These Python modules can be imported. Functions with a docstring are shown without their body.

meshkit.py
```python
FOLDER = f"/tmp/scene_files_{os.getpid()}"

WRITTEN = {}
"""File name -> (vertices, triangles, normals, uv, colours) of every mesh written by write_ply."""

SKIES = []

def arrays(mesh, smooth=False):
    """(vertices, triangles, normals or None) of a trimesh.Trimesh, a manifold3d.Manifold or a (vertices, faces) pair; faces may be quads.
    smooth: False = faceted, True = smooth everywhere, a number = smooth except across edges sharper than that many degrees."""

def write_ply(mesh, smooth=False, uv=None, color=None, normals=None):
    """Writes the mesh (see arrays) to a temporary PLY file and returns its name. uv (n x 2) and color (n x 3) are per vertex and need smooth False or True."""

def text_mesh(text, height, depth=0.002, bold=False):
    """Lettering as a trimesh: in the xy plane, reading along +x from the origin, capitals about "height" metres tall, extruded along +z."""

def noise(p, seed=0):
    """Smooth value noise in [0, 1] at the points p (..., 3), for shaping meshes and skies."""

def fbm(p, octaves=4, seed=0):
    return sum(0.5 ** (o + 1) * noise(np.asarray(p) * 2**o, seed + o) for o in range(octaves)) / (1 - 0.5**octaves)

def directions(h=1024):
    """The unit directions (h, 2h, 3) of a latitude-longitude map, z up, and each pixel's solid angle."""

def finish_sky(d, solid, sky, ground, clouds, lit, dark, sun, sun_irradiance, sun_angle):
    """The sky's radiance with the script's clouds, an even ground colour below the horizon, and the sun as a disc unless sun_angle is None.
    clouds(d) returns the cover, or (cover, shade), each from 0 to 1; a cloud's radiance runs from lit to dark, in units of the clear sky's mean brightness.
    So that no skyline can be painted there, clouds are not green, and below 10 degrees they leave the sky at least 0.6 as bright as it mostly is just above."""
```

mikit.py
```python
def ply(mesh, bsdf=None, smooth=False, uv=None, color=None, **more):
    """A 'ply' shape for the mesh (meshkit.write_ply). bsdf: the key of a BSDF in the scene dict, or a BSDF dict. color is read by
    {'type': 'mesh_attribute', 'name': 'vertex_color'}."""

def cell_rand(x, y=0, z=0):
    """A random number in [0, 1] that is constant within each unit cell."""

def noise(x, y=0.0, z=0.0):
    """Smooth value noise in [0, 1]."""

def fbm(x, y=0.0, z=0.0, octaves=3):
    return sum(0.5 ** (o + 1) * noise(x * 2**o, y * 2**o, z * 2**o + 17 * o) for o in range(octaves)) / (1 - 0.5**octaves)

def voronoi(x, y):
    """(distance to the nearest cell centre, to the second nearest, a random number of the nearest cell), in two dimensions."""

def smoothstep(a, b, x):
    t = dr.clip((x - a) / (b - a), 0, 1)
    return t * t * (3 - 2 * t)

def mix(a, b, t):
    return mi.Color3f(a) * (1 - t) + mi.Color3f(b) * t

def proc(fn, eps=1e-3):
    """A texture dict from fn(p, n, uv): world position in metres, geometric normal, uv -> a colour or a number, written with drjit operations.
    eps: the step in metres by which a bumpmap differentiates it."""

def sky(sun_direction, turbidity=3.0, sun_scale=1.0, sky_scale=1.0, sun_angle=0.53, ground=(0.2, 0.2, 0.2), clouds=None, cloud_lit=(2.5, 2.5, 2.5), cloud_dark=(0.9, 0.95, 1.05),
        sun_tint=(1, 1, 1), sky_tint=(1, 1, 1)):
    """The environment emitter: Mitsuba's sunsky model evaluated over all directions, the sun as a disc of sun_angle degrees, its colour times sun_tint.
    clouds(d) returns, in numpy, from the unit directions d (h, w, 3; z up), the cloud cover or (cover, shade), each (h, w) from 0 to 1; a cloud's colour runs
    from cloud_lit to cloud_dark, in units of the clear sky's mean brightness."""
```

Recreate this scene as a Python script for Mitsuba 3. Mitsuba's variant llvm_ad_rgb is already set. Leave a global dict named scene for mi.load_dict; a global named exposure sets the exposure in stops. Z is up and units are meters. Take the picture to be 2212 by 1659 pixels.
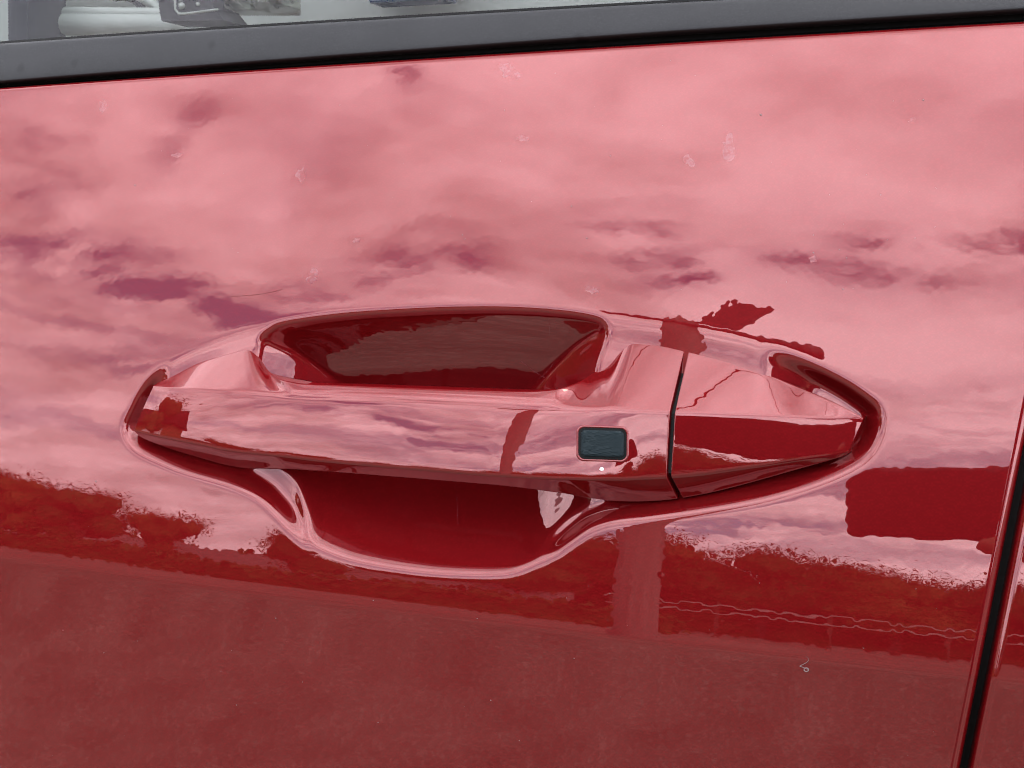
import math, random
import numpy as np, trimesh, shapely
import mitsuba as mi, mikit, meshkit
import drjit as dr
from mikit import proc, noise, fbm, voronoi, cell_rand, smoothstep, mix
from scipy.spatial import cKDTree
from scipy.interpolate import PchipInterpolator, LinearNDInterpolator
from scipy.ndimage import gaussian_filter, gaussian_filter1d, map_coordinates

T = mi.ScalarTransform4f
scene, labels = {}, {}
rng = np.random.default_rng(7)

# ------------------------------------------------------------------ camera, sky, exposure
W0, H0, FL = 2212.0, 1659.0, 2670.0          # picture frame used for measuring, and its focal length in those pixels
YAW, PITCH = math.radians(20.0), math.radians(-8.0)
FWD = np.array([-math.sin(YAW) * math.cos(PITCH), math.cos(YAW) * math.cos(PITCH), math.sin(PITCH)])
RGT = np.array([math.cos(YAW), math.sin(YAW), 0.0])
UPV = np.cross(RGT, FWD)
Z0 = 0.95
CAM = np.array([0, 0, Z0]) - 0.45 * FWD
scene['camera'] = {'type': 'perspective', 'fov': math.degrees(2 * math.atan(W0 / 2 / FL)), 'fov_axis': 'x', 'near_clip': 0.02, 'far_clip': 3000.0,
                   'to_world': T().look_at(origin=CAM.tolist(), target=(CAM + FWD).tolist(), up=UPV.tolist())}
exposure = 3.5


# (azimuth left of the door's outward direction, elevation, half width, half height, tilt, depth): the larger breaks in the cloud sheet
BREAKS = [(50, 24.6, 5, 1.5, 10, .75), (45, 23.4, 4, 1.1, 8, .9), (39, 22.8, 4, 1.2, -5, .85), (34, 25.0, 4, 1.4, -15, .5), (36.5, 42.2, 2.2, 1.6, 0, .62), (48.5, 34.5, 1.6, 3.0, 10, .36),
          (55, 30, 3, 2.2, 0, .5), (30.5, 29, 3.5, 2.4, 25, .55), (18.3, 34.3, 3.0, .9, 20, .5), (15.5, 32.6, 3, 1.2, 20, .5), (13, 31.0, 2.5, .9, 15, .5), (3.5, 33.6, 5, 1.0, -4, .55),
          (0.2, 35.8, 3.5, .8, 0, .42), (-7, 35.4, 3.4, 1.0, 0, .62), (42, 17.0, 9, 1.3, 4, .45), (27, 16.5, 9, 1.2, 3, .8), (22, 13.0, 9, 0.9, 2, .8), (33, 10.5, 8, .9, 2, .6), (8, 9.5, 7, .9, 0, .8),
          (15, 8.0, 5, .8, 0, .8), (128, 50, 10, 5, 20, .7), (160, 40, 18, 7, 0, .8), (-110, 30, 15, 4, 0, .8)]


def cloud_field(d):
    z = np.clip(d[..., 2], 0.0, 1)
    p = np.stack([d[..., 0] / (z + 0.30), d[..., 1] / (z + 0.30), 0 * z + 0.7], -1)
    w = np.stack([meshkit.fbm(p * 2.2 + k, 4, 11 + k) - 0.5 for k in (0, 5, 9)], -1)
    q = p * np.array([2.2, 3.4, 1.0]) + 1.2 * w + 3.3
    f = meshkit.fbm(q, 6, 3)
    g = meshkit.fbm(q * 1.6 + 9.0, 6, 21)
    h = meshkit.fbm(p * np.array([9.0, 15.0, 1.0]) + 3 * w, 5, 33)
    az, el = np.degrees(np.arctan2(-d[..., 0], -d[..., 1])), np.degrees(np.arcsin(np.clip(d[..., 2], -1, 1)))
    az = az + 9 * w[..., 0] + 3.0 * (h - 0.5)
    el = el + 5 * w[..., 1] + 2.5 * (h - 0.5)
    br = 0 * z
    for a, e, sa, se, tl, k in BREAKS:
        da, de = (az - a + 180) % 360 - 180, el - e
        c, s_ = math.cos(math.radians(tl)), math.sin(math.radians(tl))
        u, v = (da * c - de * s_) / sa, (da * s_ + de * c) / se
        br = np.maximum(br, k * np.exp(-0.5 * (u * u + v * v)))
    fine = meshkit.fbm(p * np.array([26.0, 44.0, 1.0]) + 6 * w, 5, 71)
    thin = np.clip((0.46 - f) / 0.14, 0, 1) * 0.35
    low = np.exp(-0.5 * ((el - 14) / 7.0) ** 2)
    streak = np.clip((meshkit.fbm(np.stack([az * 0.035, el * 0.42 + 0.03 * az, 0 * az], -1) + 0.5 * w, 5, 55) - 0.50) / 0.12, 0, 1) * low * 0.75
    q_ = np.clip((br * (1.0 + 2.2 * (h - 0.5) + 1.6 * (fine - 0.5)) - 0.10) / 0.80, 0, 1)
    hole = np.clip(q_ * q_ * (3 - 2 * q_) + thin * (0.6 + 1.2 * (h - .3)), 0, 1)
    hole = np.clip(np.maximum(hole, streak * (0.6 + 0.9 * (fine - .2))), 0, 1)
    over = np.clip((el - 48) / 26, 0, 1)
    return 1.0 - hole, np.clip(0.20 + 1.7 * (g - 0.45) + 0.55 * (h - 0.5) + 0.3 * (fine - 0.5) + 0.70 * over + 0.22 * np.clip((az - 20) / 32, -1, 1), 0, 1)


scene['sky'] = mikit.sky((0.60, 0.50, 0.75), turbidity=3, sky_tint=(1.12, 0.96, 0.88), sun_scale=0.12, sun_angle=30, clouds=cloud_field, cloud_lit=(5.25, 5.2, 5.5), cloud_dark=(1.75, 1.78, 1.86))


# ------------------------------------------------------------------ helpers
def ray(px, py):
    d = FWD + (px - W0 / 2) / FL * RGT - (py - H0 / 2) / FL * UPV
    return d / np.linalg.norm(d)


def project(p):
    q = np.asarray(p) - CAM
    f = q @ FWD
    return np.stack([W0 / 2 + FL * (q @ RGT) / f, H0 / 2 - FL * (q @ UPV) / f], -1)


# the door skin: upward tilt of its normal (degrees) against the height above the crease line (metres)
TILT_V = np.array([-0.60, -0.20, -0.06, -0.025, -0.0016, 0.0016, 0.030, 0.055, 0.085, 0.120, 0.160, 0.200, 0.30])
TILT_A = np.array([-3.0, -0.5, 0.9, 0.6, -0.6, 8.2, 10.8, 13.0, 15.2, 17.3, 19.4, 21.2, 25.0])
_v = np.linspace(-0.6, 0.3, 9001)
_a = PchipInterpolator(TILT_V, TILT_A)(_v)
_y = np.concatenate([[0], np.cumsum((np.tan(np.radians(_a[1:])) + np.tan(np.radians(_a[:-1]))) / 2 * np.diff(_v))])
PLAN_R, ROLL = 4.5, 0.0032
ZC = [Z0 - 0.09, 0.0]


def skin(x, z):
    v = z - (ZC[0] + ZC[1] * x)
    return np.interp(v, _v, _y) - Y_OFF + x * x / (2 * PLAN_R)


Y_OFF = 0.0
Y_OFF = float(np.interp(Z0 - ZC[0], _v, _y))


def at(px, py, proud=0.0):
    """The point of the door skin (or that much proud of it) seen at a measured pixel."""
    d, y = ray(px, py), 0.0
    for _ in range(25):
        p = CAM + d * ((y - CAM[1]) / d[1])
        y = float(skin(p[0], p[2])) - proud
    return CAM + d * ((y - CAM[1]) / d[1])


for _ in range(4):                              # the crease is where the photograph shows it
    c0, c1 = at(0, 1205), at(2088, 1462)
    b = (c1[2] - c0[2]) / (c1[0] - c0[0])
    ZC[:] = [c0[2] - b * c0[0], b]
    Y_OFF = float(np.interp(Z0 - ZC[0], _v, _y))

b0, b1 = at(0, 189), at(2212, 45)
BELT = np.polyfit([b0[0], b1[0]], [b0[2], b1[2]], 1)
SEAM_PX = [(2246, 700), (2212, 856), (2180, 1000), (2156, 1150), (2119, 1344), (2090, 1460), (2072, 1560), (2054, 1659)]
_s = np.array([at(*p) for p in SEAM_PX])
_sp = np.polyfit(_s[:, 2], _s[:, 0], 2)


def seam_x(z):
    z = np.asarray(z, float)
    zz = np.clip(z, _s[:, 2].min() - 0.03, _s[:, 2].max() + 0.03)
    sl = np.polyder(_sp)
    return np.polyval(_sp, zz) + np.polyval(sl, zz) * (z - zz) + ROLL * 0.9


def shape(key, mesh, bsdf, smooth=30, **k):
    scene[key] = mikit.ply(mesh, bsdf, smooth, **k)
    return key


def number(name):
    k, i = name, 0
    while k in scene or any(s.startswith(k + '__') for s in scene):
        i += 1
        k = f'{name}_{i:03d}'
    return k


def grid_faces(n, m, flip=False, wrap=False):
    i, j = np.meshgrid(np.arange(n - 1), np.arange(m if wrap else m - 1), indexing='ij')
    jn = (j + 1) % m
    q = np.stack([i * m + j, (i + 1) * m + j, (i + 1) * m + jn, i * m + jn], -1).reshape(-1, 4)
    f = np.vstack([q[:, [0, 1, 2]], q[:, [0, 2, 3]]])
    return f[:, ::-1] if flip else f


def tm(v, f):
    return trimesh.Trimesh(np.asarray(v, float), np.asarray(f), process=False)


def spline_closed(pts, n=60):
    p = np.array(pts, float)
    out = []
    for i in range(len(p)):
        a, b, c, d = p[i - 1], p[i], p[(i + 1) % len(p)], p[(i + 2) % len(p)]
        t = np.linspace(0, 1, n, endpoint=False)[:, None]
        out.append(0.5 * (2 * b + (c - a) * t + (2 * a - 5 * b + 4 * c - d) * t**2 + (3 * b - a - 3 * c + d) * t**3))
    return np.vstack(out)


def box(size, centre=(0, 0, 0), rz=0.0):
    m = trimesh.creation.box(size)
    if rz:
        m.apply_transform(trimesh.transformations.rotation_matrix(rz, [0, 0, 1]))
    m.apply_translation(centre)
    return m


def rbox(size, r, centre=(0, 0, 0)):
    import manifold3d as m3
    s = [m3.Manifold.sphere(r, 16).translate([sx * (size[0] / 2 - r), sy * (size[1] / 2 - r), sz * (size[2] / 2 - r)]) for sx in (-1, 1) for sy in (-1, 1) for sz in (-1, 1)]
    m = m3.Manifold.batch_hull(s).to_mesh()
    return tm(m.vert_properties[:, :3] + np.array(centre), m.tri_verts)


def tube(p, r, n=10):
    import manifold3d as m3
    p = np.asarray(p, float)
    r = np.broadcast_to(r, (len(p),))
    ms = [m3.Manifold.batch_hull([m3.Manifold.sphere(float(r[i + k]), n).translate(p[i + k].tolist()) for k in (0, 1)]) for i in range(len(p) - 1)]
    m = m3.Manifold.batch_boolean(ms, m3.OpType.Add).to_mesh()
    return tm(m.vert_properties[:, :3], m.tri_verts)


# ------------------------------------------------------------------ materials
def rgb(*c):
    return {'type': 'rgb', 'value': list(c)}


def flake(p, n, uv):
    s = 1700.0
    r = cell_rand(p.x * s, p.y * s, p.z * s)
    k = 0.93 + 0.21 * r * r
    return mi.Color3f(0.64 * k, 0.017 * k, 0.026 * k)


def peel(p, n, uv):
    return noise(p.x * 520, p.y * 520, p.z * 520) * 1.0 + noise(p.x * 170 + 7, p.y * 170, p.z * 170) * 1.25


scene['paint_core'] = {'type': 'blendbsdf', 'weight': 0.20,
                       'a': {'type': 'plastic', 'int_ior': 1.84, 'nonlinear': False, 'diffuse_reflectance': rgb(0.036, 0.0010, 0.0013)},
                       'b': {'type': 'roughconductor', 'material': 'none', 'alpha': 0.48, 'distribution': 'ggx', 'specular_reflectance': proc(flake)}}
scene['car_paint'] = {'type': 'twosided', 'b': {'type': 'bumpmap', 't': proc(peel, 2e-4), 'scale': 4.6e-6, 'b': {'type': 'ref', 'id': 'paint_core'}}}
scene['black_plastic'] = {'type': 'twosided', 'b': {'type': 'roughplastic', 'alpha': 0.25, 'diffuse_reflectance': rgb(0.002, 0.002, 0.002), 'int_ior': 1.25}}
scene['black_rubber'] = {'type': 'twosided', 'b': {'type': 'roughplastic', 'alpha': 0.4, 'diffuse_reflectance': rgb(0.004, 0.0035, 0.0035), 'int_ior': 1.25}}


def trim_col(p, n, uv):
    big = fbm(p.x * 30, p.y * 30, p.z * 60, 3)
    d, d2, r = voronoi(p.x * 70, p.z * 70)
    spot = smoothstep(0.30, 0.12, d + 0.16 * fbm(p.x * 320, p.z * 320, 1.0, 3)) * smoothstep(0.80, 0.95, r)
    dust = smoothstep(0.70, 0.85, noise(p.x * 1300, p.y * 1300, p.z * 1300)) * 0.10
    k = (0.78 + 0.5 * big) * (1 - 0.32 * spot) * (0.92 + 0.16 * noise(p.x * 2200, p.y * 2200, p.z * 2200)) + dust
    return mi.Color3f(0.030, 0.0305, 0.0335) * k


scene['trim_plastic'] = {'type': 'twosided', 'b': {'type': 'roughplastic', 'alpha': 0.36, 'int_ior': 1.28, 'diffuse_reflectance': proc(trim_col)}}


def grain(p, n, uv):
    a = noise(p.x * 1500 + 3 * noise(p.x * 600, p.z * 600), p.y * 1500, p.z * 2300)
    return dr.abs(a - 0.5) * 2


scene['button_rubber'] = {'type': 'twosided', 'b': {'type': 'bumpmap', 't': proc(grain, 6e-5), 'scale': 3.2e-4,
                          'b': {'type': 'roughplastic', 'alpha': 0.34, 'int_ior': 1.3, 'diffuse_reflectance': rgb(0.009, 0.019, 0.024)}}}
scene['white_paint'] = {'type': 'twosided', 'b': {'type': 'diffuse', 'reflectance': rgb(0.8, 0.8, 0.8)}}
scene['mineral_stain'] = {'type': 'twosided', 'b': {'type': 'roughplastic', 'alpha': 0.3, 'int_ior': 1.9, 'diffuse_reflectance': rgb(0.22, 0.10, 0.12)}}
scene['dust_white'] = {'type': 'twosided', 'b': {'type': 'diffuse', 'reflectance': rgb(0.21, 0.14, 0.14)}}
scene['scratch_mark'] = {'type': 'twosided', 'b': {'type': 'diffuse', 'reflectance': rgb(0.16, 0.035, 0.035)}}
scene['pane_glass'] = {'type': 'thindielectric', 'int_ior': 1.22}


def ground_col(p, n, uv):
    d, d2, r = voronoi(p.x * 75, p.y * 75)
    big = fbm(p.x * 0.7, p.y * 0.7, 0, 4)
    mid = fbm(p.x * 9, p.y * 9, 4.0, 3)
    k = 0.128 + 0.06 * r * smoothstep(0.6, 0.15, d)
    k = k * (0.42 + 0.5 * big + 0.66 * mid)
    return mi.Color3f(1.06, 0.98, 0.84) * k


scene['asphalt'] = {'type': 'diffuse', 'reflectance': proc(ground_col)}
scene['concrete'] = {'type': 'diffuse', 'reflectance': proc(lambda p, n, uv: mi.Color3f(0.42, 0.41, 0.39) * (0.7 + 0.5 * fbm(p.x * 3, p.y * 3, p.z * 3, 4)))}
scene['bark'] = {'type': 'diffuse', 'reflectance': rgb(0.10, 0.075, 0.055)}
scene['leaf'] = {'type': 'twosided', 'b': {'type': 'diffuse', 'reflectance': proc(lambda p, n, uv: mi.Color3f(0.055, 0.075, 0.028) * (0.6 + 0.8 * noise(p.x * 1.5, p.y * 1.5, p.z * 1.5)))}}
scene['dry_leaf'] = {'type': 'twosided', 'b': {'type': 'diffuse', 'reflectance': proc(lambda p, n, uv: mi.Color3f(0.13, 0.085, 0.03) * (0.6 + 0.8 * noise(p.x * 1.5, p.y * 1.5, p.z * 1.5)))}}
scene['galvanised_steel'] = {'type': 'twosided', 'b': {'type': 'roughconductor', 'material': 'none', 'alpha': 0.4, 'specular_reflectance': rgb(0.42, 0.43, 0.45)}}
scene['dark_metal'] = {'type': 'twosided', 'b': {'type': 'roughplastic', 'alpha': 0.3, 'diffuse_reflectance': rgb(0.012, 0.012, 0.013)}}

scene['weathered_wood'] = {'type': 'diffuse', 'reflectance': proc(lambda p, n, uv: mi.Color3f(0.20, 0.185, 0.17) * (0.75 + 0.5 * noise(p.x * 30, p.y * 30, p.z * 2)))}
scene['grey_wall'] = {'type': 'diffuse', 'reflectance': rgb(0.27, 0.26, 0.25)}
scene['tan_render'] = {'type': 'diffuse', 'reflectance': rgb(0.22, 0.13, 0.06)}
scene['roof_tile'] = {'type': 'diffuse', 'reflectance': rgb(0.03, 0.024, 0.022)}
scene['phone_back'] = {'type': 'roughplastic', 'alpha': 0.2, 'diffuse_reflectance': rgb(0.008, 0.008, 0.009)}
scene['skin'] = {'type': 'diffuse', 'reflectance': rgb(0.30, 0.17, 0.12)}
scene['dark_cloth'] = {'type': 'diffuse', 'reflectance': rgb(0.02, 0.02, 0.024)}

scene['water_mark'] = {'type': 'twosided', 'b': {'type': 'blendbsdf', 'weight': proc(lambda p, n, uv: 0.01 + 0.10 * smoothstep(0.35, 0.75, fbm(p.x * 900, p.z * 900, 2.0, 3))), 'a': {'type': 'ref', 'id': 'paint_core'},
                       'b': {'type': 'diffuse', 'reflectance': rgb(0.34, 0.30, 0.34)}}}
scene['pale_panel'] = {'type': 'twosided', 'b': {'type': 'roughplastic', 'alpha': 0.3, 'diffuse_reflectance': rgb(0.15, 0.175, 0.16)}}
scene['grey_panel'] = {'type': 'twosided', 'b': {'type': 'diffuse', 'reflectance': rgb(0.022, 0.022, 0.026)}}
scene['clear_film'] = {'type': 'twosided', 'b': {'type': 'roughplastic', 'alpha': 0.15, 'diffuse_reflectance': rgb(0.10, 0.115, 0.095)}}
scene['blue_cover'] = {'type': 'twosided', 'b': {'type': 'diffuse', 'reflectance': rgb(0.010, 0.018, 0.035)}}

# ------------------------------------------------------------------ setting
g = np.array([[-600, -900, 0], [600, -900, 0], [600, 300, 0], [-600, 300, 0]], float)
shape('ground', tm(g, [[0, 1, 2], [0, 2, 3]]), 'asphalt', False)
labels['ground'] = {'label': 'grey asphalt car park beside the red car', 'category': 'ground', 'kind': 'structure'}
labels['sky'] = {'label': 'broken white cloud over a blue sky', 'category': 'sky', 'kind': 'structure'}

# ------------------------------------------------------------------ the car: recess of the front door
RIM = [(267, 920), (274, 950), (295, 973), (340, 996), (398, 1019), (490, 1046), (551, 1073), (589, 1107), (628, 1149), (666, 1183), (742, 1210), (857, 1225), (970, 1235), (1075, 1238),
       (1136, 1224), (1196, 1198), (1236, 1170), (1276, 1142), (1325, 1126), (1397, 1118), (1518, 1102), (1639, 1081), (1740, 1053), (1820, 1021), (1872, 989), (1897, 949), (1905, 912),
       (1897, 880), (1860, 848), (1800, 812), (1679, 755), (1599, 725), (1478, 701), (1317, 678), (1196, 664), (1075, 656), (957, 656), (857, 660), (704, 672), (551, 698), (437, 740),
       (360, 782), (322, 818), (300, 848), (282, 884)]
BOWL = [(575, 745), (592, 722), (628, 706), (742, 690), (857, 682), (970, 677), (1086, 676), (1196, 682), (1276, 693), (1308, 708), (1306, 740), (1290, 790), (1282, 860), (1284, 960), (1296, 1060),
        (1298, 1102), (1256, 1134), (1196, 1174), (1136, 1198), (1075, 1207), (980, 1206), (895, 1199), (800, 1184), (742, 1168), (685, 1141), (647, 1107), (600, 1068), (566, 1030), (556, 960), (560, 850)]
rim2 = spline_closed(np.array([at(*p)[[0, 2]] for p in RIM]))
bowl2 = spline_closed(np.array([at(*p, -0.004)[[0, 2]] for p in BOWL]))


def signed(poly, x, z):
    tree = cKDTree(poly)
    dist = tree.query(np.stack([x.ravel(), z.ravel()], 1), workers=-1)[0].reshape(x.shape)
    inside = shapely.contains_xy(shapely.Polygon(poly), x, z)
    return np.where(inside, dist, -dist)


HG = 0.0005
hx = np.arange(rim2[:, 0].min() - 0.012, rim2[:, 0].max() + 0.012, HG)
hz = np.arange(rim2[:, 1].min() - 0.012, rim2[:, 1].max() + 0.012, HG)
gx, gz = np.meshgrid(hx, hz, indexing='ij')
s1, s2 = signed(rim2, gx, gz), signed(bowl2, gx, gz)
LEDGE, RIMW, BOWLD = 0.0062, 0.0060, 0.028
axis0, axis1 = at(300, 905), at(1880, 905)
za = axis0[2] + (gx - axis0[0]) / (axis1[0] - axis0[0]) * (axis1[2] - axis0[2])


def sstep(a, b, x):
    t = np.clip((x - a) / (b - a), 0, 1)
    return t * t * (3 - 2 * t)


upper = sstep(0.003, 0.013, gz - za) * sstep(at(300, 880)[0], at(365, 815)[0], gx) * (1 - sstep(at(1640, 780)[0], at(1780, 830)[0], gx))
t = np.clip((s1 + 0.0004) / RIMW, 0, 1)
lens = LEDGE * t * t * (3 - 2 * t) * (1 - upper) + upper * 0.0007 * sstep(0, 0.012, s1)
lowmid = sstep(at(610, 1090)[0], at(690, 1160)[0], gx) * (1 - sstep(at(1090, 1200)[0], at(1220, 1150)[0], gx)) * sstep(0.004, 0.010, za - gz)
lens = lens * (1 - lowmid)
corner = (1 - lowmid) * sstep(0.004, 0.010, za - gz) * (gx < 0)
t = np.clip((s2 + 0.0018 + 0.0022 * lowmid - 0.0030 * corner) / 0.040, 0, 1)
ends = sstep(-0.002, 0.024, gx - at(560, 1000)[0])
ends = 1 - (1 - ends) * sstep(0.0, 0.008, za - gz)
bowl = BOWLD * (0.75 + 0.25 * ends) * (1 - (1 - t) ** 1.45)
pit = np.maximum(lens, bowl)
pit = gaussian_filter(pit, 0.0011 / HG)


def recess(x, z):
    return map_coordinates(pit, [(x - hx[0]) / HG, (z - hz[0]) / HG], order=3, mode='nearest')


# rows follow the crease and the belt line, columns follow the seam
def steps(*runs):
    out = [runs[0][0]]
    for a, b, s in runs:
        n = max(1, int(round(abs(b - a) / s)))
        out += list(np.linspace(a, b, n + 1)[1:])
    return np.array(out)


CENTRE_X = 0.0
vtop = float(np.polyval(BELT, 0.0) - ZC[0])
v_lo, v_hi = rim2[:, 1].min() - ZC[0] - 0.012, rim2[:, 1].max() - ZC[0] + 0.012
rows_dn = steps((-0.42, -0.11, 0.01), (-0.11, -0.004, 0.0015), (-0.004, 0.0, 0.0003))
rows_up = np.concatenate([steps((0.0, 0.004, 0.0003), (0.004, max(v_lo, 0.005), 0.001), (max(v_lo, 0.005), v_hi, 0.0004), (v_hi, vtop - 0.006, 0.0012), (vtop - 0.006, vtop, 0.0002))[1:]])
e_in = steps((0.9, 0.46, 0.02), (0.46, 0.40, 0.0015), (0.40, 0.05, 0.0004), (0.05, 0.008, 0.0007), (0.008, 0.0, 0.0002))


def door_grid(side):
    """side -1: front door, left of the seam; +1: rear door, right of the gap."""
    e = e_in if side < 0 else steps((0.5, 0.05, 0.02), (0.05, 0.008, 0.0007), (0.008, 0.0, 0.0002))
    E, V = np.meshgrid(e, np.concatenate([rows_dn, rows_up]), indexing='ij')
    x = np.full_like(E, 0.0)
    for _ in range(6):
        zc, zb = ZC[0] + ZC[1] * x, np.polyval(BELT, x)
        z = np.where(V < 0, zc + V, zc + V / vtop * (zb - zc))
        x = seam_x(z) - E if side < 0 else seam_x(z) + GAPW(z) + E
    y = skin(x, z)
    if side < 0:
        y = y + recess(x, z)
    r = ROLL if side < 0 else 0.003
    k = np.clip((r - E) / r, 0, 1)
    y = y + r * (1 - np.sqrt(np.clip(1 - k * k, 0, 1)))
    rb = 0.0022
    k = np.clip((rb - (np.polyval(BELT, x) - z)) / rb, 0, 1)
    y = y + rb * (1 - np.sqrt(np.clip(1 - k * k, 0, 1)))
    P = np.stack([x, y, z], -1)
    ret = P[-1][None] + np.linspace(0.0003, 0.012, 8)[:, None, None] * np.array([0, 1, 0])
    P = np.concatenate([P, ret], 0)
    top = P[:, -1][:, None] + np.linspace(0.0003, 0.010, 8)[None, :, None] * np.array([0, 1, 0])
    P = np.concatenate([P, top], 1)
    return P


def GAPW(z):
    return 0.0078 + 0 * np.asarray(z)


def grid_mesh(P, flip=False):
    n, m = P.shape[:2]
    return tm(P.reshape(-1, 3), grid_faces(n, m, flip))


_l = np.array([at(*p) for p in [(2212, 1110), (2170, 1280), (2139, 1445), (2090, 1659)]])
_gap = float(np.mean(_l[:, 0] - seam_x(_l[:, 2])))
GAPW = lambda z: _gap + 0 * np.asarray(z)   # noqa: E731
shape('car__front_door', grid_mesh(door_grid(-1)), 'car_paint', True)
shape('car__rear_door', grid_mesh(door_grid(1), True), 'car_paint', True)

# dark body behind the gap and behind the belt line
zz = np.linspace(Z0 - 0.5, Z0 + 0.1, 30)
pp = np.stack([np.stack([seam_x(zz) - 0.03, 0 * zz, zz], -1), np.stack([seam_x(zz) + 0.04, 0 * zz, zz], -1)], 0)
pp[..., 1] = skin(pp[..., 0], pp[..., 2]) + 0.0125
shape('car__door_seal', grid_mesh(pp), 'black_rubber', True)

# ------------------------------------------------------------------ the handle: lofted through measured sections


def fillet_section(keys, rads, arcs):
    """keys: list of (n,3) arrays (one per corner); rads: setback per corner (n,) ; arcs: bulge per edge -> (n, m, 3) samples."""
    n = len(keys)
    out = []
    for i in range(n - 1):
        a, b = keys[i], keys[i + 1]
        L = np.linalg.norm(b - a, axis=1, keepdims=True)
        ra = np.minimum(rads[i][:, None], L * 0.45) if i > 0 else 0 * L
        rb = np.minimum(rads[i + 1][:, None], L * 0.45) if i + 1 < n - 1 else 0 * L
        u = (b - a) / np.maximum(L, 1e-9)
        s, e = a + u * ra, b - u * rb
        for k in np.linspace(0, 1, 14 if arcs[i] is not None else 8):
            p = s + (e - s) * k
            if arcs[i] is not None:
                d = np.cross(u, [1.0, 0, 0])
                d = d * np.sign(-d[:, 1:2])
                p = p + d * (arcs[i][:, None] * 4 * (((ra + (L - ra - rb) * k) / np.maximum(L, 1e-9)) * (1 - (ra + (L - ra - rb) * k) / np.maximum(L, 1e-9))))
            out.append(p)
        if i + 1 < n - 1:
            c = keys[i + 2]
            L2 = np.linalg.norm(c - b, axis=1, keepdims=True)
            rc = np.minimum(rads[i + 1][:, None], L2 * 0.45)
            e2 = b + (c - b) / np.maximum(L2, 1e-9) * rc
            for k in np.linspace(0, 1, 9)[1:-1]:
                out.append((1 - k) ** 2 * e + 2 * k * (1 - k) * b + k * k * e2)
    return np.stack(out, 1)


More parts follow.
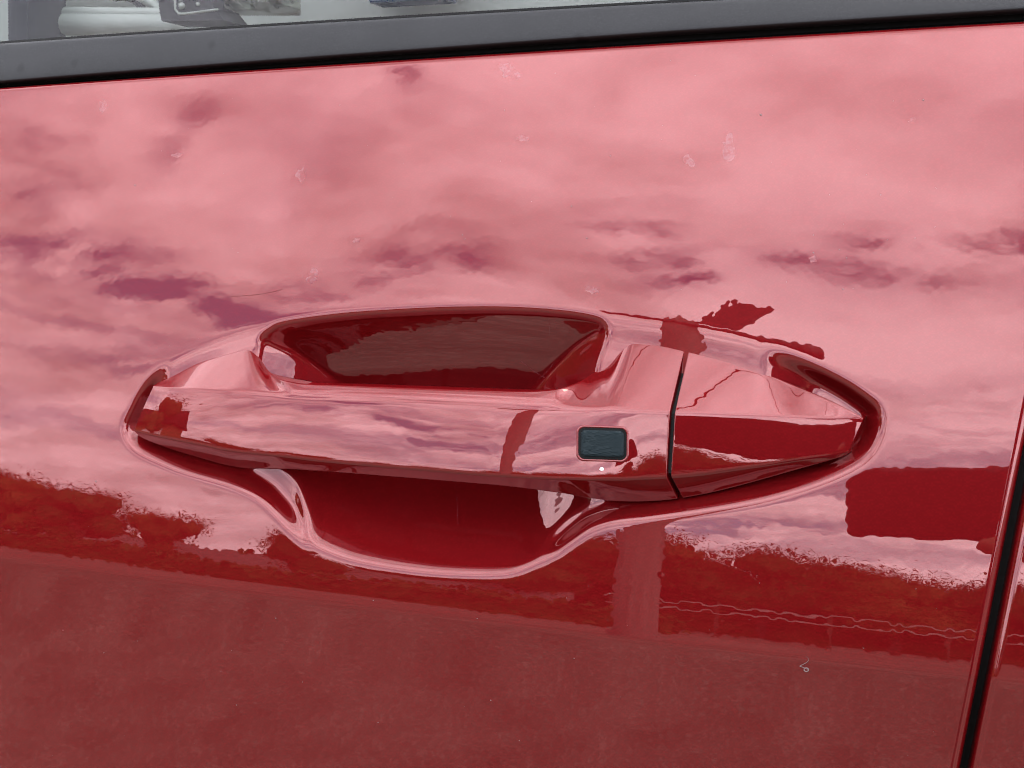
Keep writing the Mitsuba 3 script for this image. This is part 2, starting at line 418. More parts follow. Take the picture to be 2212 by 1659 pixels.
# station: top (px,py,proud mm), ridge, lower edge, bottom, ridge radius mm, lower radius mm, bulge mm
GRIP = [
    ((329, 834, 2.0), (331, 835, 3.0), (290, 930, 2.6), (289, 931, 1.5), 0.8, 0.9, 0.5),
    ((336, 829, 0.5), (343, 836, 4.2), (303, 934, 4.0), (301, 943, 0.2), 0.8, 0.9, 0.6),
    ((360, 817, -1.5), (370, 838, 6.6), (332, 941, 6.6), (330, 957, -1.0), 0.8, 0.9, 0.7),
    ((400, 797, -0.7), (410, 840, 9.0), (380, 951, 9.1), (378, 974, -2.2), 0.9, 1.0, 0.7),
    ((437, 779, -0.9), (455, 843, 10.8), (437, 962, 10.9), (435, 991, -3.0), 1.0, 1.0, 0.6),
    ((480, 766, -1.0), (495, 845, 12.0), (485, 972, 12.0), (482, 1004, -3.2), 1.1, 1.0, 0.5),
    ((513, 757, -1.0), (525, 846, 12.6), (520, 977, 12.7), (518, 1011, -3.0), 1.2, 1.0, 0.45),
    ((538, 752, -1.4), (550, 847, 13.1), (548, 980, 13.1), (545, 1013, -1.8), 1.3, 1.0, 0.42),
    ((556, 763, -2.6), (570, 848, 13.4), (570, 982, 13.4), (566, 1013, -0.2), 1.4, 1.0, 0.42),
    ((568, 783, -2.8), (588, 848, 13.7), (590, 984, 13.6), (588, 1013, 1.2), 1.6, 1.0, 0.42),
    ((584, 806, 3.5), (608, 849, 14.0), (612, 986, 13.9), (610, 1014, 4.2), 1.9, 1.0, 0.42),
    ((612, 822, 11.8), (634, 850, 14.4), (640, 989, 14.3), (639, 1015, 6.1), 2.2, 1.0, 0.42),
    ((655, 829, 12.3), (672, 851, 14.9), (680, 994, 14.8), (680, 1018, 7.7), 2.4, 1.0, 0.42),
    ((740, 832, 13.2), (745, 852, 15.8), (755, 1001, 15.7), (755, 1023, 9.5), 2.4, 1.0, 0.42),
    ((900, 838, 14.1), (900, 857, 16.7), (905, 1014, 16.6), (905, 1035, 10.4), 2.4, 1.0, 0.42),
    ((1050, 843, 13.5), (1050, 864, 16.1), (1050, 1026, 16.0), (1050, 1047, 9.8), 2.4, 1.0, 0.42),
    ((1140, 845, 12.7), (1140, 870, 15.3), (1135, 1031, 15.0), (1135, 1056, 7.2), 2.3, 1.0, 0.39),
    ((1200, 841, 12.1), (1190, 874, 14.7), (1185, 1034, 14.1), (1185, 1063, 4.2), 2.1, 1.0, 0.36),
    ((1243, 827, 4.5), (1228, 877, 14.1), (1225, 1035, 13.3), (1228, 1069, 0.4), 1.9, 1.0, 0.33),
    ((1283, 803, -2.0), (1264, 880, 13.5), (1262, 1036, 12.5), (1266, 1076, -1.6), 1.7, 1.0, 0.30),
    ((1318, 775, -3.4), (1296, 882, 12.9), (1295, 1036, 11.6), (1300, 1081, -2.8), 1.5, 1.0, 0.25),
    ((1346, 750, -1.4), (1322, 883, 12.4), (1320, 1036, 10.9), (1327, 1084, -3.4), 1.4, 1.0, 0.22),
    ((1370, 738, -1.0), (1346, 885, 11.9), (1344, 1036, 10.1), (1353, 1085, -3.6), 1.3, 1.0, 0.19),
    ((1405, 740, -1.0), (1380, 887, 11.1), (1378, 1034, 9.0), (1390, 1085, -3.8), 1.2, 1.0, 0.15),
    ((1478, 754, -1.0), (1446, 891, 9.5), (1439, 1031, 7.5), (1464, 1079, -3.8), 1.0, 1.0, 0.14),
]
CAP = [
    ((1489, 756, -1.0), (1458, 892, 9.2), (1450, 1030, 7.0), (1476, 1077, -3.8), 1.0, 1.0, 0.13),
    ((1540, 769, -1.0), (1520, 894, 7.7), (1515, 1024, 5.7), (1535, 1066, -3.8), 0.9, 1.0, 0.13),
    ((1600, 787, -1.0), (1588, 897, 6.0), (1585, 1014, 4.4), (1600, 1050, -3.6), 0.9, 1.0, 0.13),
    ((1660, 808, -1.2), (1655, 899, 4.4), (1652, 1005, 3.2), (1662, 1033, -3.0), 0.8, 0.9, 0.11),
    ((1720, 832, -2.6), (1720, 901, 2.9), (1715, 995, 2.1), (1722, 1016, -2.2), 0.8, 0.9, 0.10),
    ((1780, 857, -1.6), (1782, 903, 1.5), (1770, 987, 1.0), (1776, 1001, -1.0), 0.7, 0.8, 0.08),
    ((1820, 876, -0.4), (1822, 904, 0.6), (1803, 982, 0.3), (1807, 992, -0.6), 0.6, 0.7, 0.07),
    ((1848, 891, -0.4), (1849, 905, 0.0), (1822, 979, -0.2), (1825, 985, -1.2), 0.5, 0.6, 0.07),
    ((1864, 901, -0.8), (1865, 905, -0.4), (1832, 977, -0.4), (1834, 979, -1.6), 0.4, 0.4, 0.18),
]


def loft(table, n, back_depth, round_start, round_end):
    m = len(table)
    pts = [[at(r[k][0], r[k][1], r[k][2] / 1000) for r in table] for k in range(4)]
    s = np.concatenate([[0], np.cumsum(np.linalg.norm(np.diff(np.array(pts[1]), axis=0), axis=1))])
    s /= s[-1]
    tt = (1 - np.cos(np.linspace(0, 1, n) * np.pi)) / 2
    tt = 0.5 * tt + 0.5 * np.linspace(0, 1, n)
    keys = [PchipInterpolator(s, np.array(p))(tt) for p in pts]
    keys = [np.stack([gaussian_filter1d(k[:, c], 1.5, mode='nearest') for c in range(3)], 1) for k in keys]
    rr = [PchipInterpolator(s, [r[4 + k] / 1000 for r in table])(tt) for k in range(3)]
    Bk, C, D, E = keys
    A, F = Bk.copy(), E.copy()
    A[:, 1] = np.maximum(Bk[:, 1] + 0.0006, skin(Bk[:, 0], Bk[:, 2]) + back_depth)
    F[:, 1] = np.maximum(E[:, 1] + 0.0006, skin(E[:, 0], E[:, 2]) + back_depth)
    A[:, 2] -= 0.0012
    F[:, 2] += 0.0012
    one = np.full(n, 0.0011)
    sec = fillet_section([A, Bk, C, D, E, F], [one, one, rr[0], rr[1], one, one], [None, rr[2] * 0.35, rr[2], None, None])
    for flag, idx, sgn in ((round_start, 0, 1), (round_end, -1, -1)):     # rounded end: two shrunken sections going back, then closed
        if flag:
            base = sec[idx]
            c = base.mean(0)
            rings = []
            for q, back in ((0.0006, 0.0008), (0.0016, 0.0028), (0.0030, 0.0080)) if flag == 'tip' else ((0.0004, 0.0), (0.0006, 0.0009), (0.0006, 0.004)):
                ring = base + (c - base) / np.maximum(np.linalg.norm(c - base, axis=1, keepdims=True), 1e-6) * (q if flag != 'tip' else 0.0)
                d = np.array([0, back, 0]) if flag == 'tip' else None
                if flag == 'tip':
                    ring = ring + d + np.array([-sgn * q * 0.3, 0, 0])
                else:
                    along = (sec[-1] - sec[-4]) if idx == -1 else (sec[0] - sec[3])
                    along = along.mean(0) / np.linalg.norm(along.mean(0))
                    ring = base + (c - base) / np.maximum(np.linalg.norm(c - base, axis=1, keepdims=True), 1e-6) * (q if back > 0 else 0.0002) + along * 0.0002 + 0 * back
                    if back > 0.001:
                        ring = ring * 0.3 + c * 0.7
                rings.append(ring)
            rings = np.array(rings)
            sec = np.concatenate([rings[::-1], sec]) if idx == 0 else np.concatenate([sec, rings])
    return sec


grip = loft(GRIP, 420, 0.001, 'tip', 'cut')
cap = loft(CAP, 160, 0.001, 'cut', 'tip')


def loft_mesh(sec):
    n, m = sec.shape[:2]
    return tm(sec.reshape(-1, 3), grid_faces(n, m, True, wrap=True))


shape('car__front_door__handle_grip', loft_mesh(grip), 'car_paint', 40)
shape('car__front_door__lock_cover', loft_mesh(cap), 'car_paint', 40)
_front = grip[:, 12:60].reshape(-1, 3)
_pp = project(_front)
_near = np.nonzero((np.abs(_pp[:, 0] - 1300) < 150) & (_pp[:, 1] > 890) & (_pp[:, 1] < 1035))[0]
_surf = LinearNDInterpolator(_pp[_near], _front[_near])
# the dark core that shows in the split between grip and lock cover
core = [at(1483, 765, -4.5e-3), at(1452, 893, 7.2e-3), at(1445, 1022, 6.0e-3), at(1468, 1062, -4.5e-3)]
cv = np.array([p + np.array([dx, dy, 0]) for dy in (0, 0.012) for dx in (-0.0026, 0.0022) for p in core])
shape('car__front_door__handle_core', trimesh.convex.convex_hull(cv), 'black_plastic', False)


def facet(px, py, proud=0.0):
    p = np.array(_surf(np.array(px), np.array(py)))
    q1, q2 = np.array(_surf(1260, 950)), np.array(_surf(1340, 950))
    q3 = np.array(_surf(1300, 980))
    nrm = np.cross(q2 - q1, q3 - q1)
    nrm /= np.linalg.norm(nrm)
    nrm *= -np.sign(nrm[1])
    return p + nrm * proud


def rounded_rect(x0, y0, x1, y1, r, n=10):
    out = []
    for cx, cy, a0 in ((x1 - r, y0 + r, -90), (x1 - r, y1 - r, 0), (x0 + r, y1 - r, 90), (x0 + r, y0 + r, 180)):
        for a in np.linspace(a0, a0 + 90, n):
            out.append((cx + r * math.cos(math.radians(a)), cy + r * math.sin(math.radians(a))))
    return np.array(out)


def plate(rings):
    """rings: list of (outline px (n,2), proud) from outside to inside, closed by a fan."""
    P = np.array([[facet(x, y, h) for x, y in o] for o, h in rings])
    n, m = P.shape[:2]
    v = np.vstack([P.reshape(-1, 3), P[-1].mean(0)[None]])
    f = [grid_faces(n, m, False, True)]
    f.append(np.array([[(n - 1) * m + j, n * m, (n - 1) * m + (j + 1) % m] for j in range(m)]))
    return tm(v, np.vstack(f))


SL = lambda o: np.stack([o[:, 0], o[:, 1] + (o[:, 0] - 1302) * 0.03], 1)   # noqa: E731
RR = lambda i, r=15: SL(rounded_rect(1247 + i, 922 + i, 1356 - i, 995 - i, max(r - i * 0.5, 4)))   # noqa: E731
shape('car__front_door__button_gasket', plate([(RR(0), -0.0004), (RR(1), 0.00012), (RR(9, 14), 0.00014)]), 'black_plastic', 40)
shape('car__front_door__sensor_button', plate([(RR(7.5, 14), 0.0001), (RR(8, 14), 0.0006), (RR(10, 14), 0.0010), (RR(14, 13), 0.00115), (RR(22, 12), 0.0012), (RR(30, 11), 0.0012)]), 'button_rubber', 50)
_ring = []
for a in np.linspace(0, np.pi, 7):
    _ring.append((RR(0.2 - 2.6 * math.cos(a)), 0.00002 + 0.00030 * math.sin(a)))
P = np.array([[facet(x, y, h) for x, y in o] for o, h in _ring])
shape('car__front_door__button_surround', tm(P.reshape(-1, 3), grid_faces(*P.shape[:2], False, True)), 'car_paint', True)
dot = np.array([facet(1300 + 4.6 * math.cos(a) * (1 + 0.12 * math.sin(3 * a)), 1013 + 3.8 * math.sin(a), 0.00015) for a in np.linspace(0, 2 * np.pi, 12, endpoint=False)])
shape('car__front_door__paint_chip', trimesh.convex.convex_hull(np.vstack([dot, dot + [0, 0.0006, 0]])), 'white_paint', False)
labels['car__front_door__paint_chip'] = {'label': 'tiny white paint chip below the handle button'}

# ------------------------------------------------------------------ belt trim, rubber, side window
xs = np.linspace(-0.75, 0.62, 140)
zb = np.polyval(BELT, xs)
yb = skin(xs, zb)


def belt_loft(prof, key, bsdf, smooth=30):
    """prof(x): (inward, upward) points from the skin's upper edge at the station x."""
    P = np.array([[(x, y + dy, z + dz) for dy, dz in (prof(x) if callable(prof) else prof)] for x, y, z in zip(xs, yb, zb)])
    return shape(key, grid_mesh(P, False), bsdf, smooth)


def belt_gap(x):
    return 0.0022 + 0.0012 * min(1, max(0, (x + 0.30) / 0.35))


def trim_height(x):
    return 0.0187 - 0.021 * (min(max(x, -0.45), 0.25) + 0.27)


def trim_face(x):
    gp, h = belt_gap(x), trim_height(x) - 0.0025
    f = [(0.012, gp + 0.0002), (0.0022, gp + 0.0002), (0.0010, gp + 0.0006), (0.0009, gp + 0.0011)]
    f += [(0.0009 + 0.0052 * k**1.35, gp + 0.0011 + h * k) for k in np.linspace(0, 1, 14)[1:]]
    return f + [(0.0070, gp + h + 0.0022), (0.0090, gp + h + 0.0026), (0.0125, gp + h + 0.0027)]


def trim_lip(x):
    t_ = belt_gap(x) + trim_height(x)
    return [(0.0112, t_ - 0.001), (0.0094, t_ + 0.0003), (0.0098, t_ + 0.0012), (0.0112, t_ + 0.0015), (0.0135, t_ + 0.0004)]


belt_loft(trim_face, 'car__window_trim', 'trim_plastic', True)
belt_loft([(0.0065, -0.004), (0.0058, 0.0006), (0.0064, 0.0012), (0.0085, 0.0016), (0.0095, 0.006)], 'car__window_trim__rubber_seal', 'black_rubber', 40)
belt_loft(trim_lip, 'car__window_trim__wiper_lip', 'black_rubber', 40)
GAPB = 0.0036
gl = [(0.0135 + 0.42 * k * 0.36 + 0.03 * k * k, GAPB + 0.010 + 0.42 * k) for k in np.linspace(0, 1, 12)]
belt_loft(gl, 'car__side_window', 'pane_glass', True)


# ------------------------------------------------------------------ seen through the side window


def onplane(px, py, Y):
    d = ray(px, py)
    return CAM + d * ((Y - CAM[1]) / d[1])


def slab(key, outline, Y, depth, bsdf, bulge=0.0):
    pts = np.array([onplane(x, y, Y) for x, y in outline])
    poly = shapely.Polygon(pts[:, [0, 2]])
    m = trimesh.creation.extrude_polygon(poly, depth, engine='earcut')
    m.apply_transform(np.array([[1, 0, 0, 0], [0, 0, 1, Y], [0, 1, 0, 0], [0, 0, 0, 1.0]]))
    return shape(key, m, bsdf, False)


IN = 0.34
slab('car__inner_panel', [(-1400, -420), (3600, -420), (3600, 420), (-1400, 420)], IN + 0.06, 0.02, 'pale_panel')
slab('car__pillar', [(17, -140), (61, -140), (60, 150), (19, 150)], IN - 0.02, 0.04, 'grey_panel')


def rail(key, y0, x0, x1, r, bsdf, Y=IN):
    p = [onplane(x, y0 + 0.012 * (x - 60), Y + 0.02) for x in np.linspace(x0, x1, 12)]
    return shape(number(key), tube(p, r, 12), bsdf, 40)


rail('car__inner_panel__rib', 28, 63, 352, 0.0048, 'pale_panel')
rail('car__inner_panel__rib', 51, 63, 380, 0.0085, 'pale_panel')
rail('car__inner_panel__rib', 38, 66, 370, 0.0022, 'grey_panel')
arch = [onplane(205 + 88 * math.cos(a) * 1.55, 22 - 34 * math.sin(a), IN + 0.05) for a in np.linspace(0.05, math.pi - 0.05, 24)]
shape('car__inner_panel__arch', tube(arch, 0.0035, 10), 'pale_panel', 40)
arch = [onplane(262 + 34 * math.cos(a) * 1.3, 22 - 30 * math.sin(a), IN + 0.05) for a in np.linspace(0.05, math.pi * 0.6, 16)]
shape('car__inner_panel__arch_001', tube(arch, 0.0035, 10), 'grey_panel', 40)
slab('car__bracket', [(328, -140), (440, -140), (462, 18), (484, 44), (350, 46), (345, 26)], IN - 0.06, 0.03, 'grey_panel')
for bx, by, br in ((393, 13, 0.0022), (428, 9.5, 0.0014)):
    sp = trimesh.creation.icosphere(2, br)
    sp.apply_translation(onplane(bx, by, IN - 0.061))
    shape(number('car__bracket__bolt'), sp, 'pale_panel', True)
shape('car__bracket__bead', tube([onplane(x, y, IN - 0.0605) for x, y in ((378, -20), (379, 20), (386, 30), (400, 30), (470, 21))], 0.0008, 8), 'pale_panel', 40)
gxx, gyy = np.meshgrid(np.linspace(440, 650, 60), np.linspace(-120, 34, 50), indexing='ij')
q = np.stack([gxx * 0.03, gyy * 0.05, 0 * gxx], -1)
hgt = 0.05 * meshkit.fbm(q, 4, 4) + 0.02 * np.abs(meshkit.fbm(q * 2.3, 3, 9) - 0.5)
edge = np.clip((34 - gyy - 10 * ((gxx - 545) / 105) ** 2) / 12, 0, 1) * np.clip((105 - np.abs(gxx - 545)) / 18, 0, 1)
P = np.array([[onplane(gxx[i, j], gyy[i, j], IN - 0.02 - hgt[i, j] * edge[i, j]) for j in range(50)] for i in range(60)])
shape('plastic_wrap', grid_mesh(P), 'clear_film', True)
labels['plastic_wrap'] = {'label': 'crumpled pale plastic wrap seen through the side window', 'category': 'plastic wrap'}
slab('car__blue_cover', [(735, -140), (1000, -140), (960, -2), (800, 7)], IN + 0.02, 0.02, 'blue_cover')

# ------------------------------------------------------------------ small marks on the paint


def skin_pt(x, y, lift=0.00005):
    p = at(x, y)
    p = p.copy()
    p[1] += float(recess(np.array([p[0]]), np.array([p[2]]))[0]) - lift
    return p


STAINS = [(1100, 155, 18, 14), (1132, 300, 12, 8), (1570, 312, 13, 20), (1488, 345, 12, 13), (651, 376, 9, 12), (674, 598, 15, 14), (1283, 627, 13, 10), (222, 226, 7, 12), (383, 335, 10, 4), (1970, 262, 7, 5), (1755, 560, 8, 5), (770, 520, 6, 4)]
r = np.random.default_rng(12)
for x, y, a, b in STAINS:
    th = np.linspace(0, 2 * np.pi, 26, endpoint=False)
    rad = 1 + gaussian_filter1d(r.normal(0, .75, 26), 1.3, mode='wrap')
    ring = [skin_pt(x + a * q * math.cos(t_), y + b * q * math.sin(t_)) for t_, q in zip(th, rad)]
    inner = [skin_pt(x + a * q * .72 * math.cos(t_), y + b * q * .72 * math.sin(t_), 0.00006) for t_, q in zip(th, rad)]
    v = np.array(ring + inner + [skin_pt(x, y, 0.00006)])
    j = np.arange(26)
    k = (j + 1) % 26
    f = np.vstack([np.stack([j, k, k + 26], 1), np.stack([j, k + 26, j + 26], 1), np.stack([j + 26, k + 26, 0 * j + 52], 1)])
    key = number('car__front_door__water_spot')
    shape(key, tm(v, f), 'water_mark', True)
specks = []
for _ in range(150):
    x, y = r.uniform(20, 2050), r.uniform(90, 1640)
    if (x < 1950 and x > 240 and 640 < y < 1250) or y < 215 - .065 * x:
        continue
    e = abs(r.normal(0, .00011)) + .00007
    sp = trimesh.creation.icosphere(1, e)
    sp.apply_translation(skin_pt(x, y, 0))
    specks.append(sp)
shape('car__front_door__dust', trimesh.util.concatenate(specks), 'dust_white', True)
labels['car__front_door__dust'] = {'kind': 'stuff'}
lint = [skin_pt(1733 + 14 * math.sin(t_ * 1.1), 1413 + 8 * t_, 0.0002) for t_ in np.linspace(0.6, 3.2, 12)] + [skin_pt(1742 + 5 * math.cos(t_), 1446 + 4 * math.sin(t_), 0.0003) for t_ in np.linspace(0, 9, 14)]
shape('lint', tube(lint, np.linspace(0.00004, 0.00022, len(lint)), 6), 'dust_white', True)
labels['lint'] = {'label': 'curl of white lint stuck to the paint under the crease', 'category': 'lint'}
for (x0, y0, x1, y1) in ((1088, 790, 1135, 832), (1168, 790, 1120, 835), (500, 640, 610, 625), (935, 1070, 960, 1150), (1180, 690, 1165, 745)):
    tt_ = np.linspace(0, 1, 10)
    p = np.array([skin_pt(x0 + (x1 - x0) * t_, y0 + (y1 - y0) * t_ + 4 * math.sin(t_ * 3), 0.00004) for t_ in tt_])
    d = p[-1] - p[0]
    d = np.cross(d / np.linalg.norm(d), [0, 1, 0]) * 0.00011
    shape(number('car__front_door__scratch'), grid_mesh(np.stack([p - d, p + d], 1)), 'water_mark', True)

# ------------------------------------------------------------------ what the paint reflects: the car park behind the photographer


def tilt(m, rz=0.0, loc=(0, 0, 0)):
    m = m.copy()
    m.apply_transform(trimesh.transformations.rotation_matrix(rz, [0, 0, 1]))
    m.apply_translation(loc)
    return m


def polar(az, dist, z=0.0):
    a = math.radians(az)
    return np.array([-math.sin(a) * dist, -math.cos(a) * dist, z])


# utility pole with a cross arm, a tilted sign and cables
pb = polar(11.6, 6.0)
pk = 'utility_pole'
hh = np.linspace(0, 4.02, 12)
shape(pk + '__post', tube([(pb[0], pb[1], h) for h in hh], np.linspace(0.15, 0.12, 12), 20), 'weathered_wood', 40)
e0, e1 = polar(16.6, 6.05, 4.05), polar(3.2, 5.75, 3.72)
shape(pk + '__cross_arm', tube(np.linspace(e0, e1, 6), np.linspace(0.045, 0.095, 6), 10), 'dark_metal', 40)
c = polar(8.2, 5.9, 4.16)
a1, a2 = (e1 - e0) / np.linalg.norm(e1 - e0), np.array([0, 0, 1.0])
out = [(-.26, -.17), (.02, -.19), (.26, .15), (-.02, .17)]
pl = np.array([c + a1 * u + a2 * v for u, v in out])
shape(pk + '__sign_panel', trimesh.convex.convex_hull(np.vstack([pl, pl + np.array([0, 0.03, 0])])), 'dark_metal', False)
labels[pk] = {'label': 'weathered wooden utility pole with a dark cross arm and tilted panel', 'category': 'utility pole'}
for k, (yy, zz_) in enumerate(((-0.8, 6.6), (-1.5, 6.5), (-2.6, 6.4))):
    key = number('overhead_cable')
    xx = np.linspace(-14, 14, 15)
    shape(key, tube([(x, yy, zz_ + 0.004 * x * x) for x in xx], 0.013, 8), 'dark_metal', True)
    labels[key] = {'label': ['nearest', 'middle', 'farthest'][k] + ' of three black overhead cables above the car', 'category': 'cable', 'group': 'overhead cables'}


def tree(key, base, height, spread, seed, leaf, label, n=2600, trunk=0.14):
    r = np.random.default_rng(seed)
    base = np.asarray(base, float)
    limbs = [tube([base, base + [0.05, 0.02, height * 0.3], base + [r.normal(0, .1), r.normal(0, .1), height * 0.62]], [trunk, trunk * .75, trunk * .4], 8)]
    cents = []
    for _ in range(11):
        a, q = r.uniform(0, 2 * np.pi), r.uniform(0.25, 1.0)
        tip = base + np.array([math.cos(a) * spread * q, math.sin(a) * spread * q, height * r.uniform(0.42, 0.95)])
        st = base + np.array([0, 0, height * r.uniform(0.25, 0.5)])
        limbs.append(tube([st, (st + tip) / 2 + [0, 0, 0.1 * height], tip], [trunk * .45, trunk * .25, trunk * .1], 6))
        cents.append(tip)
    shape(key + '__trunk', trimesh.util.concatenate(limbs), 'bark', 40)
    cents = np.array(cents)
    lobes = []
    for q_ in cents:
        b_ = trimesh.creation.icosphere(2, 1.0)
        bv = np.array(b_.vertices)
        bv = bv * (0.75 + 0.5 * meshkit.fbm(bv * 2.1 + q_, 3, seed))[:, None] * np.array([spread * .40, spread * .40, height * .13])
        lobes.append(tm(bv + base + (q_ - base) * np.array([.8, .8, .92]), b_.faces))
    p = cents[r.integers(0, len(cents), n)] + r.normal(0, 1, (n, 3)) * np.array([spread * .24, spread * .24, height * .085])
    u = r.normal(0, 1, (n, 3))
    u /= np.linalg.norm(u, axis=1, keepdims=True)
    w = np.cross(u, r.normal(0, 1, (n, 3)))
    w /= np.linalg.norm(w, axis=1, keepdims=True)
    sz = (r.uniform(0.5, 1.2, n) * (0.016 if n < 12000 else 0.0135) * height)[:, None]
    v = np.stack([p - u * sz, p + w * sz * .55, p + u * sz, p - w * sz * .55], 1).reshape(-1, 3)
    i = np.arange(n)[:, None] * 4
    shape(key + '__crown', trimesh.util.concatenate([tm(v, np.vstack([i + [0, 1, 2], i + [0, 2, 3]]))] + lobes), leaf, False)
    labels[key] = {'label': label, 'category': 'tree', 'group': 'trees along the far side'}


TREES = [(47.5, 31, 3.3, 1.5, 'dry_leaf'), (43.5, 29, 3.0, 1.4, 'leaf'), (39.0, 33, 2.7, 1.2, 'dry_leaf'), (30.5, 30, 3.0, 1.2, 'leaf'), (25.0, 34, 3.6, 1.9, 'leaf'), (20.5, 32, 3.8, 2.0, 'leaf'),
         (15.5, 31, 4.1, 2.2, 'leaf'), (8.8, 33, 4.6, 2.4, 'dry_leaf'), (5.2, 31, 4.4, 2.3, 'leaf'), (1.8, 34, 4.5, 2.5, 'leaf'), (-1.6, 30, 4.0, 2.1, 'dry_leaf'), (-5.0, 32, 3.7, 2.0, 'leaf'), (-9.5, 31, 4.8, 2.2, 'leaf')]
TREE_WHERE = ['leftmost tree, next to the house', 'second tree from the house', 'third tree from the house', 'lone tree above the low hedge', 'fifth tree from the house', 'sixth tree from the house', 'tree just left of the utility pole',
              'first tree right of the utility pole', 'second tree right of the utility pole', 'third tree right of the utility pole', 'fourth tree right of the utility pole', 'tree seen beside the phone', 'rightmost of the far trees']
for k, (az, dist, h, sp, lf) in enumerate(TREES):
    tree(number('broadleaf_tree'), polar(az, dist), h, sp, 100 + k, lf, ('brownish ' if lf == 'dry_leaf' else 'dark green ') + TREE_WHERE[k], n=9000 if az > 28 else 26000)


def leaf_mass(key, x0, x1, y, top, seed, step, size=.24):
    r = np.random.default_rng(seed)
    hp = []
    for x in np.arange(x0, x1, step):
        n = 16
        hp.append(np.stack([x + r.normal(0, .2, n), y + r.normal(0, .25, n), r.uniform(0, 1, n) ** .7 * top(x)], 1))
    p = np.concatenate(hp)
    n = len(p)
    u = r.normal(0, 1, (n, 3))
    u /= np.linalg.norm(u, axis=1, keepdims=True)
    w = np.cross(u, r.normal(0, 1, (n, 3)))
    w /= np.linalg.norm(w, axis=1, keepdims=True)
    v = np.stack([p - u * size, p + w * size * .6, p + u * size, p - w * size * .6], 1).reshape(-1, 3)
    i = np.arange(n)[:, None] * 4
    xs_ = np.arange(x0, x1, step)
    tops = np.array([top(x) for x in xs_]) * .86
    core_ = np.stack([np.stack([xs_, 0 * xs_ + y + dy, hh_ * tops], -1) for dy, hh_ in ((.25, 0), (.22, .9), (0, 1), (-.22, .9), (-.25, 0))], 1)
    shape(key, trimesh.util.concatenate([tm(v, np.vstack([i + [0, 1, 2], i + [0, 2, 3]])), grid_mesh(core_)]), 'leaf', False)


leaf_mass('hedge', -48, 16, -31.5, lambda x: 1.75 + .2 * math.sin(x * .9) + .2 * math.sin(x * 2.3 + 1) + (1.0 if x > -12 else 0), 5, .14)
labels['hedge'] = {'label': 'tall dark green hedge along the far side of the car park', 'category': 'hedge'}
leaf_mass('low_hedge', -40, -3.5, -20.5, lambda x: 1.02 + .12 * math.sin(x * .6) + .05 * math.sin(x * 3.1), 6, .12, .15)
labels['low_hedge'] = {'label': 'low clipped hedge in front of the grey wall', 'category': 'hedge'}
shape('boundary_wall', box((40, .25, 1.68), (-28, -29.0, .84)), 'grey_wall', False)
labels['boundary_wall'] = {'label': 'plain grey wall between the low hedge and the tall hedge', 'category': 'wall'}

for z_ in (1.27, 1.52):
    shape(number('rail_fence__rail'), box((9.5, .06, .055), (-0.6, -22.0, z_)), 'concrete', False)
for x_ in np.arange(-5.2, 4.3, 2.3):
    shape(number('rail_fence__post'), box((.09, .09, 1.62), (x_, -22.08, .81)), 'bark', False)
labels['rail_fence'] = {'label': 'pale two-rail fence on brown posts in front of the right-hand trees', 'category': 'fence'}
tree('garden_tree', polar(71.5, 12.0), 5.2, 1.9, 77, 'leaf', 'dark tree standing in front of the house, left of the far trees', n=2600, trunk=0.16)
labels['garden_tree'].pop('group')
# house at the left
hk = 'house'
hc, hr = polar(71, 15.5), math.radians(-42)
shape(hk + '__wall', tilt(box((7.5, 5, 2.6), (0, 0, 1.3)), hr, hc), 'tan_render', False)
rf = trimesh.convex.convex_hull(np.array([[sx * 4.1, sy * 3.0, 2.6] for sx in (-1, 1) for sy in (-1, 1)] + [[sx * 4.1, 0, 4.5] for sx in (-1, 1)] + [[sx * 4.1, sy * 3.0, 2.72] for sx in (-1, 1) for sy in (-1, 1)]))
shape(hk + '__roof', tilt(rf, hr, hc), 'roof_tile', False)
for x in (-2.2, 0.6, 2.6):
    shape(number(hk + '__window'), tilt(box((1.0, .08, 1.3), (x, 2.53, 1.5)), hr, hc), 'white_paint', False)
labels[hk] = {'label': 'tan rendered house with a dark pitched roof and white windows', 'category': 'house'}

# the photographer, holding a phone in landscape format


def local(a, b, c):
    return CAM + RGT * a + UPV * b + FWD * c


M = np.eye(4)
M[:3, 0], M[:3, 1], M[:3, 2], M[:3, 3] = RGT, UPV, FWD, local(0.026, 0.0, -0.0075)
ph = rbox((0.150, 0.074, 0.009), 0.0044)
ph.apply_transform(M)
shape('phone', ph, 'phone_back', 30)
labels['phone'] = {'label': 'black phone held sideways by the photographer', 'category': 'phone'}
hand = [[(0.115, -0.075, -0.045), (0.125, -0.02, -0.035), (0.085, -0.012, -0.018)], [(0.115, -0.075, -0.045), (0.104, -0.052, -0.03), (0.085, -0.045, -0.004), (0.055, -0.041, 0.0)],
        [(0.115, -0.075, -0.045), (0.112, -0.060, -0.03), (0.098, -0.052, -0.002), (0.072, -0.046, 0.003)], [(0.115, -0.075, -0.045), (0.122, -0.066, -0.03), (0.112, -0.060, -0.004), (0.09, -0.056, 0.001)],
        [(0.115, -0.075, -0.045), (0.132, -0.070, -0.032), (0.126, -0.068, -0.008), (0.108, -0.065, -0.003)]]
hm = [tube([local(*q) for q in f], np.linspace(0.013, 0.0085, len(f)), 10) for f in hand]
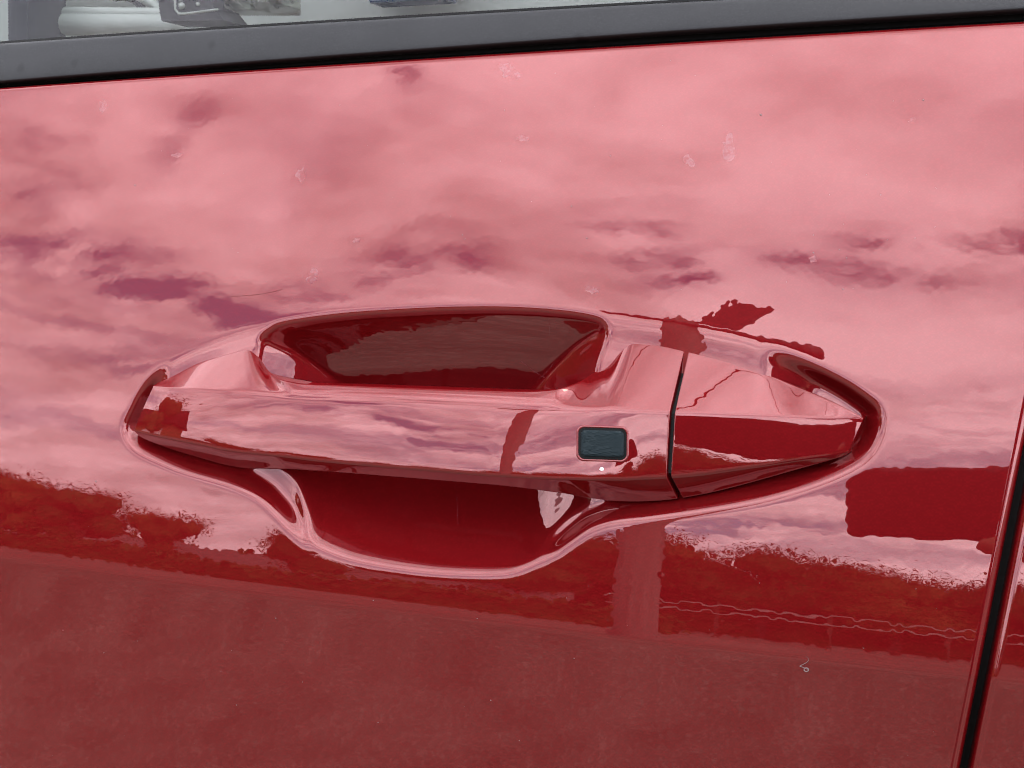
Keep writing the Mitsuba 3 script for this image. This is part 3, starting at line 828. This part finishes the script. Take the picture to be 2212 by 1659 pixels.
el_, sh = np.array([0.37, -0.56, 0.88]), np.array([0.41, -0.80, 1.33])
wr = local(0.125, -0.105, -0.07)
body = [tube([wr, local(*hand[0][0])], [0.028, 0.026], 12)] + hm
shape('person__hands', trimesh.util.concatenate(body), 'skin', 40)
px_, py_ = 0.56, -0.82
jk = [tube([el_, wr], [0.052, 0.036], 12), tube([sh, el_], [0.07, 0.052], 12), tube([(px_ - .18, py_ + .02, 1.38), (px_ + .18, py_ - .02, 1.38)], [0.08, 0.08], 12), tube([(px_, py_, 1.36), (px_, py_, 1.1), (px_, py_, 0.92)], [0.165, 0.15, 0.16], 14), tube([sh, (px_ - .12, py_ + .02, 1.36)], [.075, .085], 12),
      tube([(px_ + .2, py_, 1.36), (px_ + .27, py_ + .02, 1.08), (px_ + .26, py_ + .16, .86)], [.07, .055, .04], 12)]
shape('person__jacket', trimesh.util.concatenate(jk), 'dark_cloth', 40)
lg = [tube([(px_ + s_ * .09, py_, .92), (px_ + s_ * .1, py_ + .02, .5), (px_ + s_ * .11, py_, .09)], [.095, .07, .05], 12) for s_ in (-1, 1)]
lg += [tube([(px_ + s_ * .11, py_ - .03, .055), (px_ + s_ * .12, py_ + .16, .045)], [.052, .042], 12) for s_ in (-1, 1)]
shape('person__trousers', trimesh.util.concatenate(lg), 'dark_cloth', 40)
hd = [tube([(px_, py_, 1.44), (px_, py_ + .02, 1.56)], [.06, .06], 12), tube([(px_, py_ + .02, 1.60), (px_, py_ + .0, 1.68)], [.085, .098], 20), tube([(px_ - .02, py_ + .11, 1.63), (px_ - .02, py_ + .1, 1.66)], [.017, .012], 8)]
shape('person__head', trimesh.util.concatenate(hd), 'skin', 40)
shape('person__hair', tube([(px_, py_ - .03, 1.66), (px_, py_ - .01, 1.70)], [.097, .10], 20), 'dark_cloth', 40)
labels['person'] = {'label': 'person in dark jacket and trousers holding the phone up to the door', 'category': 'person'}

labels['car'] = {'label': 'dark metallic red car door with body-coloured pull handle, close up', 'category': 'car'}
labels['car__rear_door'] = {'label': 'sliver of the red rear door beyond the panel gap'}
